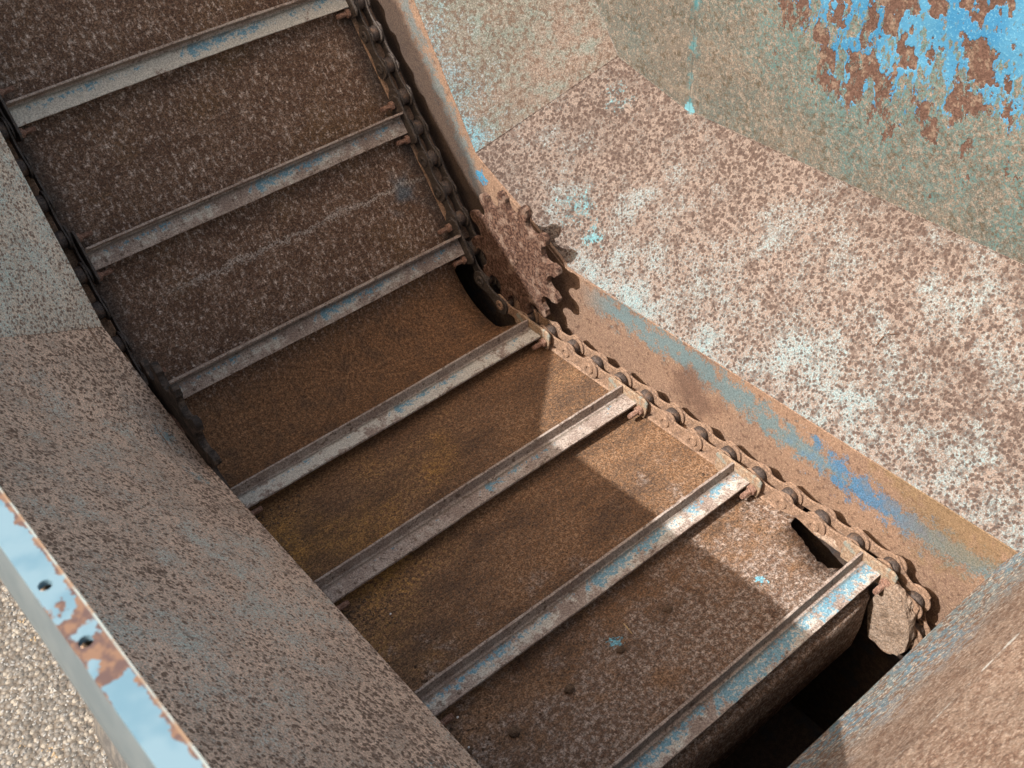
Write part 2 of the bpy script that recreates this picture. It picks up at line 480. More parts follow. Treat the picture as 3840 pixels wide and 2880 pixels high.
M['under'] = simple('dark_steel', (0.05, 0.035, 0.028), (0.075, 0.052, 0.04), (0.04, 0.04, 0.045), 120)
M['straw'] = simple('dry_straw', (0.40, 0.28, 0.14), (0.50, 0.37, 0.20), (0.24, 0.15, 0.08), 200)
M['twig'] = simple('dark_twig', (0.10, 0.055, 0.035), (0.14, 0.08, 0.05), (0.08, 0.045, 0.03), 200)
M['clod'] = simple('earth_clod', (0.085, 0.055, 0.036), (0.13, 0.09, 0.06), (0.06, 0.038, 0.026), 220, 0.95, 0.9)
M['chip'] = simple('white_chip', (0.7, 0.72, 0.72), (0.8, 0.8, 0.78), (0.6, 0.65, 0.7), 200)
M['tyre'] = simple('grey_rubber', (0.06, 0.06, 0.06), (0.09, 0.088, 0.085), (0.12, 0.11, 0.095), 60, 0.85)
M['skirt'] = simple('grey_blue_paint', (0.080, 0.106, 0.122), (0.09, 0.116, 0.132), (0.105, 0.13, 0.144), 60, 0.55, 0.05)


def mat_tail():
    m = NT('rust_blue_tail_plate')
    st = m.stretch((1.0, 3.2, 2.0), (0, 0, math.radians(0)))
    a = m.noise(150, 3, 0.65, m.stretch((0.62, 1.2, 1.2)))
    b = m.noise(14, 3, 0.6)
    fine = m.noise(340, 3, 0.65, m.stretch((0.7, 1.15, 1.15)))
    low = m.add(m.lin(0, 1, -1, 1.115), m.mul(m.sub(b, 0.5), 0.10))      # 0 near the fold, grows to the edge
    c = m.mix((0.150, 0.092, 0.063), (0.235, 0.165, 0.120), m.step(m.add(m.mul(a, 0.7), m.mul(b, 0.3)), 0.42, 0.58))
    c = m.mix(c, (0.34, 0.265, 0.205), m.mul(m.step(fine, 0.48, 0.64), 0.75))
    c = m.mix(c, (0.085, 0.052, 0.037), m.mul(m.step(m.noise(120, 3, 0.7), 0.56, 0.68), 0.6))
    lowm = m.step(low, -0.04, 0.07)
    bl = m.mix((0.145, 0.185, 0.19), (0.105, 0.175, 0.215), m.step(b, 0.45, 0.6))
    c2 = m.mix(c, bl, m.step(a, 0.44, 0.54))
    c2 = m.mix(c2, (0.52, 0.47, 0.39), m.mul(m.step(fine, 0.53, 0.64), 0.8))
    c = m.mix(c, c2, lowm)
    # white scratch along the fold
    f = m.sub(1.0, m.mul(m.ma('ABSOLUTE', m.lin(0, 0.53, -0.85, 0.745)), 330.0))
    f = m.add(f, m.mul(m.sub(m.noise(22, 4, 0.7), 0.56), 5.5))
    c = m.mix(c, (0.480, 0.480, 0.440), m.mul(m.step(f, 0.5, 1.0), 0.8))
    c = m.grain(c, 0.3, 560)
    return m.fin(c, 0.85, m.add(fine, a), 0.35, 0.0008, dent=0.008)


M['tail'] = mat_tail()


def mat_rim():
    m = NT('chipped_blue_rim')
    xyz = m.xyz()
    y = xyz[1]
    x = m.add(xyz[0], m.mul(m.add(y, 0.70), 0.028))
    a = m.noise(150, 4, 0.6)
    b = m.noise(70, 4, 0.6)
    blue = m.mix((0.095, 0.185, 0.25), (0.135, 0.225, 0.285), m.step(m.noise(40, 3), 0.4, 0.6))
    rust = m.mix((0.085, 0.055, 0.052), (0.165, 0.10, 0.068), m.step(a, 0.42, 0.58))
    # rust creeps from both edges (inner edge wider) and one long patch round the holes
    ed = m.add(m.mul(m.sub(x, -0.5268), 330.0), m.add(m.mul(m.sub(b, 0.5), 4.0), m.mul(m.sub(m.noise(260, 3, 0.7), 0.5), 2.0)))
    ed2 = m.add(m.mul(m.sub(-0.5345, x), 500.0), m.mul(m.sub(b, 0.5), 6.0))
    pt = m.add(m.spot((-0.5225, -0.752, 0.687), 0.022), m.mul(m.sub(b, 0.5), 3.0))
    pt2 = m.add(m.spot((-0.5225, -0.728, 0.687), 0.018), m.mul(m.sub(b, 0.5), 3.0))
    r = m.mx(m.mx(m.step(ed, 0.9, 1.1), m.step(ed2, 0.5, 0.7)), m.step(m.mx(pt, pt2), 0.4, 0.5))
    c = m.mix(blue, rust, r)
    lip = m.step(m.add(x, m.mul(m.sub(b, 0.5), 0.0012)), -0.5226, -0.5222)
    c = m.mix(c, m.mix((0.26, 0.31, 0.31), (0.22, 0.15, 0.10), m.step(b, 0.46, 0.58)), lip)
    return m.fin(c, 0.6, b, 0.2, 0.0006)


M['rim'] = mat_rim()


def mat_asphalt():
    m = NT('asphalt')
    a = m.vor(90, rand=1.0, out='Color')
    d = m.vor(90)
    n = m.noise(240, 3, 0.65)
    sep = m.xyz(a)
    c = m.mix((0.11, 0.106, 0.098), (0.175, 0.168, 0.155), m.step(sep[0], 0.35, 0.75))
    c = m.mix(c, (0.27, 0.25, 0.215), m.step(sep[1], 0.72, 0.8))
    c = m.mix(c, (0.10, 0.085, 0.07), m.mul(m.step(d, 0.42, 0.66), 0.8))
    c = m.mix(c, (0.12, 0.10, 0.08), m.mul(m.step(n, 0.56, 0.66), 0.6))
    return m.fin(c, 0.95, m.add(m.mul(d, -1.0), m.mul(n, 0.3)), 0.9, 0.006)


M['asphalt'] = mat_asphalt()


def mat_pebble():
    m = NT('aggregate_stone')
    a = m.vor(37, out='Color')
    sep = m.xyz(a)
    c = m.mix((0.17, 0.175, 0.175), (0.285, 0.29, 0.285), sep[0])
    c = m.mix(c, (0.30, 0.23, 0.145), m.step(sep[1], 0.92, 0.94))
    c = m.mix(c, (0.12, 0.11, 0.10), m.step(sep[2], 0.88, 0.9))
    return m.fin(c, 0.9, m.noise(300, 2), 0.3, 0.001)


M['pebble'] = mat_pebble()

# ------------------------------------------------------------------ object helpers
def tag(o, label=None, cat=None, group=None, kind=None):
    if label: o['label'] = label
    if cat: o['category'] = cat
    if group: o['group'] = group
    if kind: o['kind'] = kind
    return o


def empty(name, loc=(0, 0, 0), rot=None):
    o = bpy.data.objects.new(name, None)
    o.empty_display_size = 0.05
    if rot is None:
        o.location = loc
    else:
        o.matrix_world = Matrix.Translation(loc) @ rot.to_4x4()
    col.objects.link(o)
    return o


def mesh(name, verts, faces, mat, smooth=False):
    me = bpy.data.meshes.new(name)
    me.from_pydata([tuple(v) for v in verts], [], faces)
    bm = bmesh.new()
    bm.from_mesh(me)
    bmesh.ops.recalc_face_normals(bm, faces=bm.faces)
    bm.to_mesh(me)
    bm.free()
    if mat: me.materials.append(mat)
    if smooth:
        for p in me.polygons: p.use_smooth = True
    return me


def link(name, me, parent=None, loc=None, local=None):
    """part in world coordinates (parent inverse kept) or, with local=Matrix, in the parent's space"""
    o = bpy.data.objects.new(name, me)
    col.objects.link(o)
    if parent is not None:
        o.parent = parent
        if local is None:
            o.matrix_parent_inverse = PINV.get(parent.name, Matrix.Identity(4))
        else:
            o.matrix_basis = local
    return o


PINV = {}


def root_at(name, loc, rot=None):
    o = empty(name, loc, rot)
    m = Matrix.Translation(loc) if rot is None else Matrix.Translation(loc) @ rot.to_4x4()
    PINV[o.name] = m.inverted()
    return o


def newell(p):
    n = Vector()
    for i in range(len(p)):
        a, b = Vector(p[i]), Vector(p[(i + 1) % len(p)])
        n += a.cross(b)
    return n.normalized()


def plate(pts, th, mat, name, holes=(), toward=None, jitter=0.0):
    """flat (or slightly twisted) sheet: polygon front face, thickness away from 'toward'"""
    loops = [[Vector(q) for q in pts]] + [[Vector(q) for q in h] for h in holes]
    n = newell(loops[0])
    if toward is not None and n.dot(Vector(toward) - loops[0][0]) < 0:
        n = -n
    flat = [q for l in loops for q in l]
    tris = tessellate_polygon(loops)
    k = len(flat)
    verts = flat + [q - n * th for q in flat]
    faces = [tuple(t) for t in tris] + [tuple(i + k for i in reversed(t)) for t in tris]
    base = 0
    for l in loops:
        c = len(l)
        for i in range(c):
            a, b = base + i, base + (i + 1) % c
            faces.append((a, b, b + k, a + k))
        base += c
    return mesh(name, verts, faces, mat)


def prism(outline, x0, x1, mat, name, holes=(), smooth=False):
    """outline of (y, z) extruded along x"""
    loops = [[Vector((0, q[0], q[1])) for q in outline]] + [[Vector((0, q[0], q[1])) for q in h] for h in holes]
    flat = [q for l in loops for q in l]
    tris = tessellate_polygon(loops)
    k = len(flat)
    verts = [(x0, q.y, q.z) for q in flat] + [(x1, q.y, q.z) for q in flat]
    faces = [tuple(t) for t in tris] + [tuple(i + k for i in reversed(t)) for t in tris]
    base = 0
    for l in loops:
        c = len(l)
        for i in range(c):
            a, b = base + i, base + (i + 1) % c
            faces.append((a, b, b + k, a + k))
        base += c
    return mesh(name, verts, faces, mat)


def lathe_x(profile, seg, mat, name, cap=True, smooth=False):
    """profile of (x, r) revolved round the x axis"""
    verts, faces = [], []
    for (x, r) in profile:
        for i in range(seg):
            a = 2 * math.pi * i / seg
            verts.append((x, r * math.cos(a), r * math.sin(a)))
    for j in range(len(profile) - 1):
        for i in range(seg):
            a, b = j * seg + i, j * seg + (i + 1) % seg
            faces.append((a, b, b + seg, a + seg))
    if cap:
        faces.append(tuple(range(seg)))
        faces.append(tuple((len(profile) - 1) * seg + i for i in range(seg)))
    return mesh(name, verts, faces, mat, smooth)


def bevel_mesh(me, w=0.0006, seg=1, angle=30):
    bm = bmesh.new()
    bm.from_mesh(me)
    es = [e for e in bm.edges if len(e.link_faces) == 2 and e.calc_face_angle(0) > math.radians(angle)]
    bmesh.ops.bevel(bm, geom=es, offset=w, segments=seg, affect='EDGES', clamp_overlap=True)
    bm.to_mesh(me)
    bm.free()
    return me


def tube(points, r, seg, mat, name, taper=None):
    pts = [Vector(p) for p in points]
    verts, faces = [], []
    for i, p in enumerate(pts):
        t = (pts[min(i + 1, len(pts) - 1)] - pts[max(i - 1, 0)]).normalized()
        a = t.orthogonal().normalized()
        b = t.cross(a)
        rr = r if taper is None else r * taper[i]
        for k in range(seg):
            g = 2 * math.pi * k / seg
            verts.append(p + a * (rr * math.cos(g)) + b * (rr * math.sin(g)))
    for i in range(len(pts) - 1):
        for k in range(seg):
            a, b = i * seg + k, i * seg + (k + 1) % seg
            faces.append((a, b, b + seg, a + seg))
    faces.append(tuple(range(seg)))
    faces.append(tuple((len(pts) - 1) * seg + k for k in range(seg)))
    return mesh(name, verts, faces, mat)


# ------------------------------------------------------------------ conveyor path (y along the belt, level part runs to -y)
P = 0.05
RB = P / (2 * math.sin(math.pi / 12))          # bend radius = pitch radius of a 12 tooth sprocket
TH = 0.9435
AB = RB * TH / 2
YT, RT = -0.668, 0.066                          # tail turn
ST = AB - YT


def path(s):
    """-> y, z, slope angle (positive rising to +y) at path length s"""
    if s > ST:
        a = min((s - ST) / RT, 3.3)
        return YT - RT * math.sin(a), -RT + RT * math.cos(a), a * 1.0
    if s >= AB:
        return -(s - AB), 0.0, 0.0
    if s >= -AB:
        t = (AB - s) / RB
        return RB * math.sin(t), RB * (1 - math.cos(t)), t
    d = -AB - s
    return RB * math.sin(TH) + d * math.cos(TH), RB * (1 - math.cos(TH)) + d * math.sin(TH), TH


def frame(s):
    y, z, a = path(s)
    if s <= ST:
        t = Vector((0, -math.cos(a), -math.sin(a)))
        n = Vector((0, -math.sin(a), math.cos(a)))
    else:
        t = Vector((0, -math.cos(a), -math.sin(a)))
        n = Vector((0, -math.sin(a), math.cos(a)))
    return Vector((0, y, z)), t, n


def pt(x, s, n=0.0):
    p, t, nn = frame(s)
    q = p + nn * n
    return Vector((x, q.y, q.z))


# ------------------------------------------------------------------ the hopper body
XW = 0.305
hop = root_at('feed_hopper', (0, -0.3, -0.35))
tag(hop, 'rusty steel hopper trough with sloping sides and scraps of blue paint', 'hopper')

di = Vector((0, math.cos(TH), math.sin(TH)))
# floor: grid in (across, along)
FN = -0.022
rows = []
s = -0.95
while s < ST - 0.001 + 0.02:
    rows.append(s)
    s += 0.02 if s < -AB - 0.03 else (0.008 if s < 0.52 else 0.005)
S_END = AB + 0.690


def right_edge(s):
    y, z, a = path(s)
    j = 0.0016 * mnoise.noise(Vector((s * 90, 3.1, 0)))
    if -0.075 < s < 0.068:                       # clearance for the sprocket at the bend
        k = min(1, (s + 0.075) / 0.02, (0.068 - s) / 0.02)
        return 0.298 + (0.236 - 0.298) * max(0, min(1, k)) ** 0.5
    if y < -0.545:                               # rusted-away corner by the tail
        k = min(1, (-0.545 - y) / 0.008)
        w = 0.240 + 0.007 * math.sin((y + 0.59) * 60) * (1 if y > -0.63 else 0.3) + 0.006 * mnoise.noise(Vector((y * 120, 1.7, 0))) + 0.003 * mnoise.noise(Vector((y * 400, 4.7, 0)))
        return 0.298 + (w - 0.298) * k + 3 * j
    return 0.298


def build_floor():
    verts, faces, uv = [], [], []
    nx = 14
    rr = [r for r in rows if r < S_END - 0.004] + [S_END - 0.003]
    # rounded over at the tail end and turned down as an apron
    down = [(0.0, 0.0), (0.003, -0.0012), (0.0045, -0.004), (0.005, -0.02), (0.005, -0.045), (0.005, -0.073)]
    ring = []
    for s in rr:
        ring.append((s, right_edge(s), None))
    for k, (dy, dz) in enumerate(down[1:]):
        xr = [0.236, 0.228, 0.226, 0.226, 0.214][k]
        ring.append((S_END - 0.003 + dy - dz * 0.0, xr, (dy, dz)))
    for (s, xr, dn) in ring:
        for i in range(nx + 1):
            x = -0.298 + (xr + 0.298) * i / nx
            if dn is None:
                q = pt(x, s, FN)
                w = 0.0012 * mnoise.noise(Vector((x * 9, s * 9, 0.3)))
                q.z += w if s > AB else 0
                uv.append((x, s))
            else:
                q = pt(x, S_END - 0.003, FN)
                q.y -= dn[0]
                q.z += dn[1]
                uv.append((x, s - dn[1]))
            verts.append(q)
    n = len(ring)
    for j in range(n - 1):
        for i in range(nx):
            a = j * (nx + 1) + i
            faces.append((a, a + 1, a + nx + 2, a + nx + 1))
    # thickness: second skin 4 mm below/inside
    k = len(verts)
    me0 = bpy.data.meshes.new('floor_pan')
    me0.from_pydata([tuple(v) for v in verts], [], faces)
    bm = bmesh.new()
    bm.from_mesh(me0)
    uvl = bm.loops.layers.uv.new('UVMap')
    bm.verts.ensure_lookup_table()
    for f in bm.faces:
        f.smooth = True
        for l in f.loops:
            l[uvl].uv = uv[l.vert.index]
    bmesh.ops.recalc_face_normals(bm, faces=bm.faces)
    bm.to_mesh(me0)
    bm.free()
    me0.materials.append(M['floor'])
    o = link('floor_pan', me0, hop)
    sm = o.modifiers.new('thickness', 'SOLIDIFY')
    sm.thickness = 0.004
    sm.offset = 0
    return o


build_floor()

# wear strips that the chains slide on
for sgn in (1, -1):
    verts, faces = [], []
    ss = [r for r in rows if r > -0.95 and path(r)[0] > -0.535 and not (-0.085 < r < 0.075)]
    segs = [[r for r in ss if r < 0], [r for r in ss if r > 0]]
    for sg in segs:
        b = len(verts)
        for r in sg:
            for (x, n) in ((0.2585, FN + 0.0026), (0.2605, FN + 0.0052), (0.2955, FN + 0.0052)):
                verts.append(pt(sgn * x, r, n))
        for j in range(len(sg) - 1):
            for i in range(2):
                a = b + j * 3 + i
                faces.append((a, a + 1, a + 4, a + 3))
    link('wear_strip', mesh('wear_strip', verts, faces, M['chain']), hop)

# vertical side walls beside the chains
ZT = 0.100
top_flat = [(-0.80, ZT), (-0.313, ZT), (-0.085, ZT + 0.002), (-0.072, 0.112), (0.032, 0.164), (0.114, 0.206)]
e = Vector((0, 0.233 - 0.114, 0.405 - 0.206)).normalized()
top_end = (0.114 + e.y * 0.85, 0.206 + e.z * 0.85)
low = [(path(-0.95)[0] + 0.2, path(-0.95)[1] - 0.2), (0.45, -0.05), (0.45, -0.45), (-1.05, -0.45), (-1.05, 0.05)]
outline = top_flat + [top_end] + low
side_outline = [(-1.05, 0.09)] + top_flat + [top_end] + low[:-1]
link('side_wall', prism(side_outline, XW, XW + 0.004, M['strip'], 'side_wall'), hop)
# left one sits under the lip of the sloped plate
side_left = [(y, z + (0.031 if i < 3 else 0.022 if i < 5 else 0.017 if i < len(side_outline) - 3 else 0.0)) for i, (y, z) in enumerate(side_outline)]
link('side_wall', prism(side_left, -XW, -XW - 0.004, M['strip'], 'side_wall'), hop)
# unseen outer sheet, skirt down to box, added to block sun leaking under the plates
ov, of = [], []
for y in (-1.25, -0.139, 0.0, 0.9):
    for (x, z) in ((-0.5205, 0.66 + max(0, y) * 1.0), (-0.508, 0.30), (-0.33, 0.0), (-0.311, -0.44)):
        ov.append((x, y, z))
for j in range(3):
    for i in range(3):
        a = j * 4 + i
        of.append((a, a + 1, a + 5, a + 4))
link('unseen_sun_block_sheet', mesh('unseen_sun_block_sheet', ov, of, M['skirt']), hop)

# right sloped plates
PH = math.radians(48)
xt, zt = 0.486, ZT + (0.486 - XW) * math.tan(PH)
A0 = Vector((XW, -1.25, ZT)); A1 = Vector((XW, -0.0783, ZT))
T0 = Vector((xt, -1.25, zt)); T1 = Vector((xt, -0.139, zt))
C0 = Vector((XW, 0.114, 0.206)); C1 = Vector((xt, 0.0, 0.335))
inward = Vector((0, -0.4, 1.2))
link('sloped_side_plate', plate([A0, A1, T1, T0], 0.004, M['slope'], 'sloped_side_plate', toward=inward), hop)
# corner plate, mitred: a folded pair of triangles
def fold_plate(q, th, mat, name, up):
    q = [Vector(a) for a in q]
    n = newell(q)
    if n.z < 0: n = -n
    verts = q + [a - n * th for a in q]
    faces = [(0, 1, 2), (0, 2, 3), (4, 6, 5), (4, 7, 6), (0, 1, 5, 4), (1, 2, 6, 5), (2, 3, 7, 6), (3, 0, 4, 7)]
    return mesh(name, verts, faces, mat)
link('corner_plate', fold_plate([A1, C0, C1, T1], 0.004, M['slope'], 'corner_plate', inward), hop)
EI = Vector((0, e.y, e.z))
I0 = C0 + EI * 0.85
I1 = C1 + di * 0.85
link('incline_side_plate', plate([C0 + Vector((0, 0, 0.0015)), I0, I1, C1], 0.004, M['incline_right'], 'incline_side_plate', toward=inward), hop)
# upper walls, two sheets meeting at a weld
TOPZ = 0.72
link('upper_side_wall', plate([T0, T1, (xt, -0.139, TOPZ), (xt, -1.25, TOPZ)], 0.004, M['upper'], 'upper_side_wall', toward=(0, -0.5, 0.5)), hop)
link('upper_side_wall', plate([(xt + 0.0015, -0.1385, zt), C1 + Vector((0.0015, 0, 0)), I1 + Vector((0.0015, 0, 0)), (xt + 0.0015, I1.y, I1.z + 0.38), (xt + 0.0015, -0.09, TOPZ), (xt + 0.0015, -0.1385, TOPZ)],
                        0.004, M['upper'], 'upper_side_wall', toward=(0, -0.5, 0.5)), hop)
def bead(a, b, r, seed, mat='weld', name='weld_bead'):
    a, b = Vector(a), Vector(b)
    n = max(8, int((b - a).length / 0.006))
    pts, tp = [], []
    for i in range(n + 1):
        p = a.lerp(b, i / n)
        pts.append(p)
        tp.append(0.8 + 0.35 * mnoise.noise(Vector((i * 0.9, seed, 0))) + 0.15 * (i % 2))
    link(name, tube(pts, r, 6, M[mat], name, tp), hop)
bead(T1, C1, 0.0011, 1.0, 'upper')
bead(C0 + Vector((0, 0, .0006)), C1, 0.0010, 2.0, 'slope')
bead(Vector((xt, -1.2, zt)), T1, 0.0012, 3.0, 'slope')
bead(Vector((xt, -0.1395, zt)), (xt, -0.1395, 0.715), 0.0008, 4.0, 'upper')
bead(C0, C0 + EI * 0.8, 0.0014, 5.0, 'strip')
bead(Vector((XW, -1.0, ZT)), A1, 0.0012, 6.0, 'strip')
bead(A1, C0, 0.0013, 7.0, 'strip')

# left sloped plates: the same fold, mirrored, with a lip over the chain
XL = -0.275
def mir(v, lip=True):
    return Vector((-v[0], v[1], v[2]))
LA0 = Vector((XL, -1.25, ZT)); LA1 = Vector((XL, -0.074, ZT))
lt = -0.512; ltz = ZT + (abs(lt) - 0.275) * math.tan(PH)
LT0 = Vector((lt, -1.25, ltz)); LT1 = Vector((lt, -0.139, ltz))
LC0 = Vector((-0.287, 0.118, 0.203)); LC1 = Vector((lt, -0.012, 0.335 + 0.042))
inL = Vector((0, -0.4, 1.2))
link('sloped_side_plate', plate([LA0, LA1, LT1, LT0], 0.004, M['slope_left'], 'sloped_side_plate', toward=inL), hop)
link('corner_plate', fold_plate([LA1, LC0, LC1, LT1], 0.004, M['slope_left'], 'corner_plate', inL), hop)
LI0 = LC0 + EI * 0.85
LI1 = LC1 + di * 0.85
link('incline_side_plate', plate([LC0 + Vector((0, 0, 0.001)), LI0, LI1, LC1], 0.004, M['incline_left'], 'incline_side_plate', toward=inL), hop)
# left upper wall up to the rim; the rim rises beside the incline
RX, RZ = -0.5215, 0.687
def rimx(x, y): return x - 0.028 * (min(y, -0.16) + 0.70)     # the rim runs a touch out of line with the trough
rim_top = [(-1.3, RZ), (-0.160, RZ), (-0.03, 0.825), (-0.012, 0.868), (0.05, 0.925), (0.12, 0.978), (0.2, 1.026), (0.31, 1.143), (0.42, 1.27), (0.9, 1.82)]
lowp = [LT0, LT1, LT1.lerp(LC1, 0.3), LT1.lerp(LC1, 0.6), LC1, LC1 + di * 0.05, LC1 + di * 0.15, LC1 + di * 0.3, LC1 + di * 0.5, LI1 + di * 0.15]
hiv = [Vector((rimx(RX, y) - 0.0012, y, z - 0.0034)) for (y, z) in rim_top]
wv = [q + d for q in lowp + hiv for d in (Vector((0, 0, 0)), Vector((-0.003, 0, 0)))]
wf = []
for i in range(9):
    a0, a1, b0, b1 = 2 * i, 2 * i + 2, 20 + 2 * i, 20 + 2 * i + 2
    wf += [(a0, a1, b1, b0), (a0 + 1, b0 + 1, b1 + 1, a1 + 1), (b0, b1, b1 + 1, b0 + 1), (a0, a0 + 1, a1 + 1, a1)]
link('upper_side_wall', mesh('upper_side_wall', wv, wf, M['slope_left']), hop)
bead(LA1, LT1, 0.0005, 8.0, 'slope_left')
bead(LC0, LC1, 0.0004, 9.0, 'slope_left')

# rim flange along the left top edge, with two slotted bolt holes
def oval(cx, cy, a, b, n=14):
    return [(cx + b * math.cos(2 * math.pi * i / n), cy + a * math.sin(2 * math.pi * i / n)) for i in range(n)]
rim_x0, rim_x1 = -0.5215, -0.5352
ol = []
n = 40
for i in range(n + 1):
    y = -1.3 + 1.139 * i / n
    ol.append((rimx(rim_x0, y) + 0.0004 * mnoise.noise(Vector((y * 40, 0, 0))), y, RZ))
for i in range(n + 1):
    y = -0.161 - 1.139 * i / n
    ol.append((rimx(rim_x1, y), y, RZ))
holes = []
for (hy) in (-0.705, -0.7425):
    holes.append([(rimx(x, y), y, RZ) for (x, y) in oval(-0.5300, hy, 0.0030, 0.0030)])
rim_me = plate(ol, 0.0035, M['rim'], 'rim_flange', holes=holes, toward=(0, 0, 5))
link('rim_flange', rim_me, hop)
# flange beside the incline
fl = []
for k in range(len(rim_top) - 2):
    pass
fv, ff = [], []
for (y, z) in rim_top[1:]:
    for (x, dz) in ((RX, 0), (RX - 0.013, 0), (RX - 0.013, -0.0035), (RX, -0.0035)):
        fv.append((rimx(x, y), y, z + dz))
for j in range(len(rim_top) - 2):
    for i in range(4):
        a, b = j * 4 + i, j * 4 + (i + 1) % 4
        ff.append((a, b, b + 4, a + 4))
link('rim_flange', mesh('rim_flange', fv, ff, M['rim']), hop)
# grey outer skirt below the rim
sk = []
pro = [(-0.5346, RZ - 0.0036), (-0.5372, 0.672), (-0.5394, 0.652), (-0.5400, 0.640), (-0.5385, 0.630), (-0.530, 0.632)]
sv, sf = [], []
ys = [-1.3 + 1.15 * i / 20 for i in range(21)]
for y in ys:
    for (x, z) in pro:
        sv.append((rimx(x, y), y, z))
for j in range(len(ys) - 1):
    for i in range(len(pro) - 1):
        a = j * len(pro) + i
        sf.append((a, a + 1, a + len(pro) + 1, a + len(pro)))
link('rim_skirt', mesh('rim_skirt', sv, sf, M['skirt'], True), hop)

# tail plate: folded sheet hanging over the end of the conveyor
y0, z0 = -0.817, 0.187
psi = math.radians(58)
yf, zf = y0 - 0.084, z0 + 0.084 * math.tan(psi)
psi2 = math.radians(47)
yt2, zt2 = yf - 0.25, zf + 0.25 * math.tan(psi2)
tv = [(-0.40, y0, z0), (0.203, y0, z0), (0.211, y0 - 0.0012, z0 + 0.0019), (0.216, y0 - 0.0035, z0 + 0.0056), (0.219, y0 - 0.007, z0 + 0.0112),
      (0.2225, yf, zf), (0.2225, yt2, zt2), (-0.50, yt2, zt2), (-0.49, yf, zf)]
nrm1 = Vector((0, math.sin(psi), math.cos(psi)))
tvs = [Vector(v) for v in tv]
back = [v - nrm1 * 0.004 for v in tvs]
k = len(tvs)
tf = [(0, 1, 2, 3, 4, 5, 8), (8, 5, 6, 7)]
tf = tf + [tuple(i + k for i in reversed(f)) for f in tf] + [(i, (i + 1) % k, (i + 1) % k + k, i + k) for i in range(k)]
tme = mesh('tail_plate', tvs + back, tf, M['tail'])
link('tail_plate', tme, hop)

# dark sheets added below the floor to blacken the gaps beside it
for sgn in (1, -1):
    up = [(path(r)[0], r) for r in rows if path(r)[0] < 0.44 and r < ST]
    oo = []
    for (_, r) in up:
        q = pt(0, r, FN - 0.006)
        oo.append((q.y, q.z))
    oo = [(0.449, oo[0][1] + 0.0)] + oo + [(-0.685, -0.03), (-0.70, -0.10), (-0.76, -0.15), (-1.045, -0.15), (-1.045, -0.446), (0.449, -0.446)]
    link('added_dark_sheet', prism(oo, sgn * (XW - 0.0035), sgn * (XW - 0.0005), M['under'], 'added_dark_sheet'), hop)
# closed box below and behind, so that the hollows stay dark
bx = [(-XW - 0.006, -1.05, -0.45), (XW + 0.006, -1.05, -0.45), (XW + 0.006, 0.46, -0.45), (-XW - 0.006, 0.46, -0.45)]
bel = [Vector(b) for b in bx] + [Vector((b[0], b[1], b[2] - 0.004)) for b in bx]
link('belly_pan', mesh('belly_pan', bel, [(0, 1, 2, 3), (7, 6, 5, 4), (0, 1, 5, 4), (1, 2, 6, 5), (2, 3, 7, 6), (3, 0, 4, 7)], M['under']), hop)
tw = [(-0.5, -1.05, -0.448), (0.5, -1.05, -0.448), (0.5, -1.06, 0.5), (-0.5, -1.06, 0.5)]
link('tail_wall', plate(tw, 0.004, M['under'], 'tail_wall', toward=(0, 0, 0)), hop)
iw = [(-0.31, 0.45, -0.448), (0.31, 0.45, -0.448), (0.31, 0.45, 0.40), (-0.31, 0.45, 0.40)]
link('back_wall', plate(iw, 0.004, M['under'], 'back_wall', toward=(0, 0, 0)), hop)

# ------------------------------------------------------------------ slats
SD = 0.0989
W = 0.252
LEG_H, FW_, FLZ, T = 0.0175, 0.0305, 0.003, 0.0034


def slat_mesh(seed):
    """angle bar: upright leg toward the incline, wide flange toward the tail; local y = -t, z = n"""
    nx = 48
    prof = [(0, LEG_H), (-T, LEG_H), (-T, FLZ + 0.0007), (-T - 0.0010, FLZ), (-FW_, FLZ), (-FW_, FLZ - T), (0, FLZ - T)]
    k = len(prof)
    verts, faces = [], []
    for i in range(nx + 1):
        x = -W + 2 * W * i / nx
        bow = 0.0022 * mnoise.noise(Vector((x * 4, seed, 0)))
        for j, (y, z) in enumerate(prof):
            q = Vector((x * 55, seed * 3.1, j * 7.3))
            dy = 0.0004 * mnoise.noise(q)
            dz = 0.0004 * mnoise.noise(q + Vector((9, 4, 2)))
            if j == 4 or j == 5: dy += 0.0004 * mnoise.noise(Vector((x * 120, seed, 5)))
            verts.append((x, y + bow + dy, z + dz))
    for i in range(nx):
        for j in range(k):
            a, b = i * k + j, i * k + (j + 1) % k
            faces.append((a, b, b + k, a + k))
    faces.append(tuple(range(k)))
    faces.append(tuple(nx * k + j for j in range(k)))
    return bevel_mesh(mesh('angle_bar', verts, faces, M['slat']), 0.0004, 1, 40)


ep_out = [(0.026, -0.016), (0.026, 0.012), (0.020, 0.0175), (-0.043, 0.0165), (-0.049, 0.011), (-0.0475, -0.004), (-0.044, -0.017)]
ep_me = bevel_mesh(prism(ep_out, 0.0, 0.0035, M['endplate'], 'end_plate'), 0.0006)


def bolt_mesh():
    verts, faces = [], []
    # threaded stub along -x with ridges
    prof = [(0.0, 0.0036)]
    for i in range(9):
        prof += [(-0.009 - i * 0.0014, 0.0040), (-0.0097 - i * 0.0014, 0.0034)]
    prof += [(-0.0225, 0.003)]
    me = lathe_x(prof, 10, M['bolt'], 'bolt')
    bm = bmesh.new()
    bm.from_mesh(me)
    nut = bevel_mesh(lathe_x([(-0.0003, 0.0072), (-0.0066, 0.0072)], 6, M['bolt'], 'nut'), 0.0008)
    bm.from_mesh(nut)
    bm.to_mesh(me)
    bm.free()
    return me


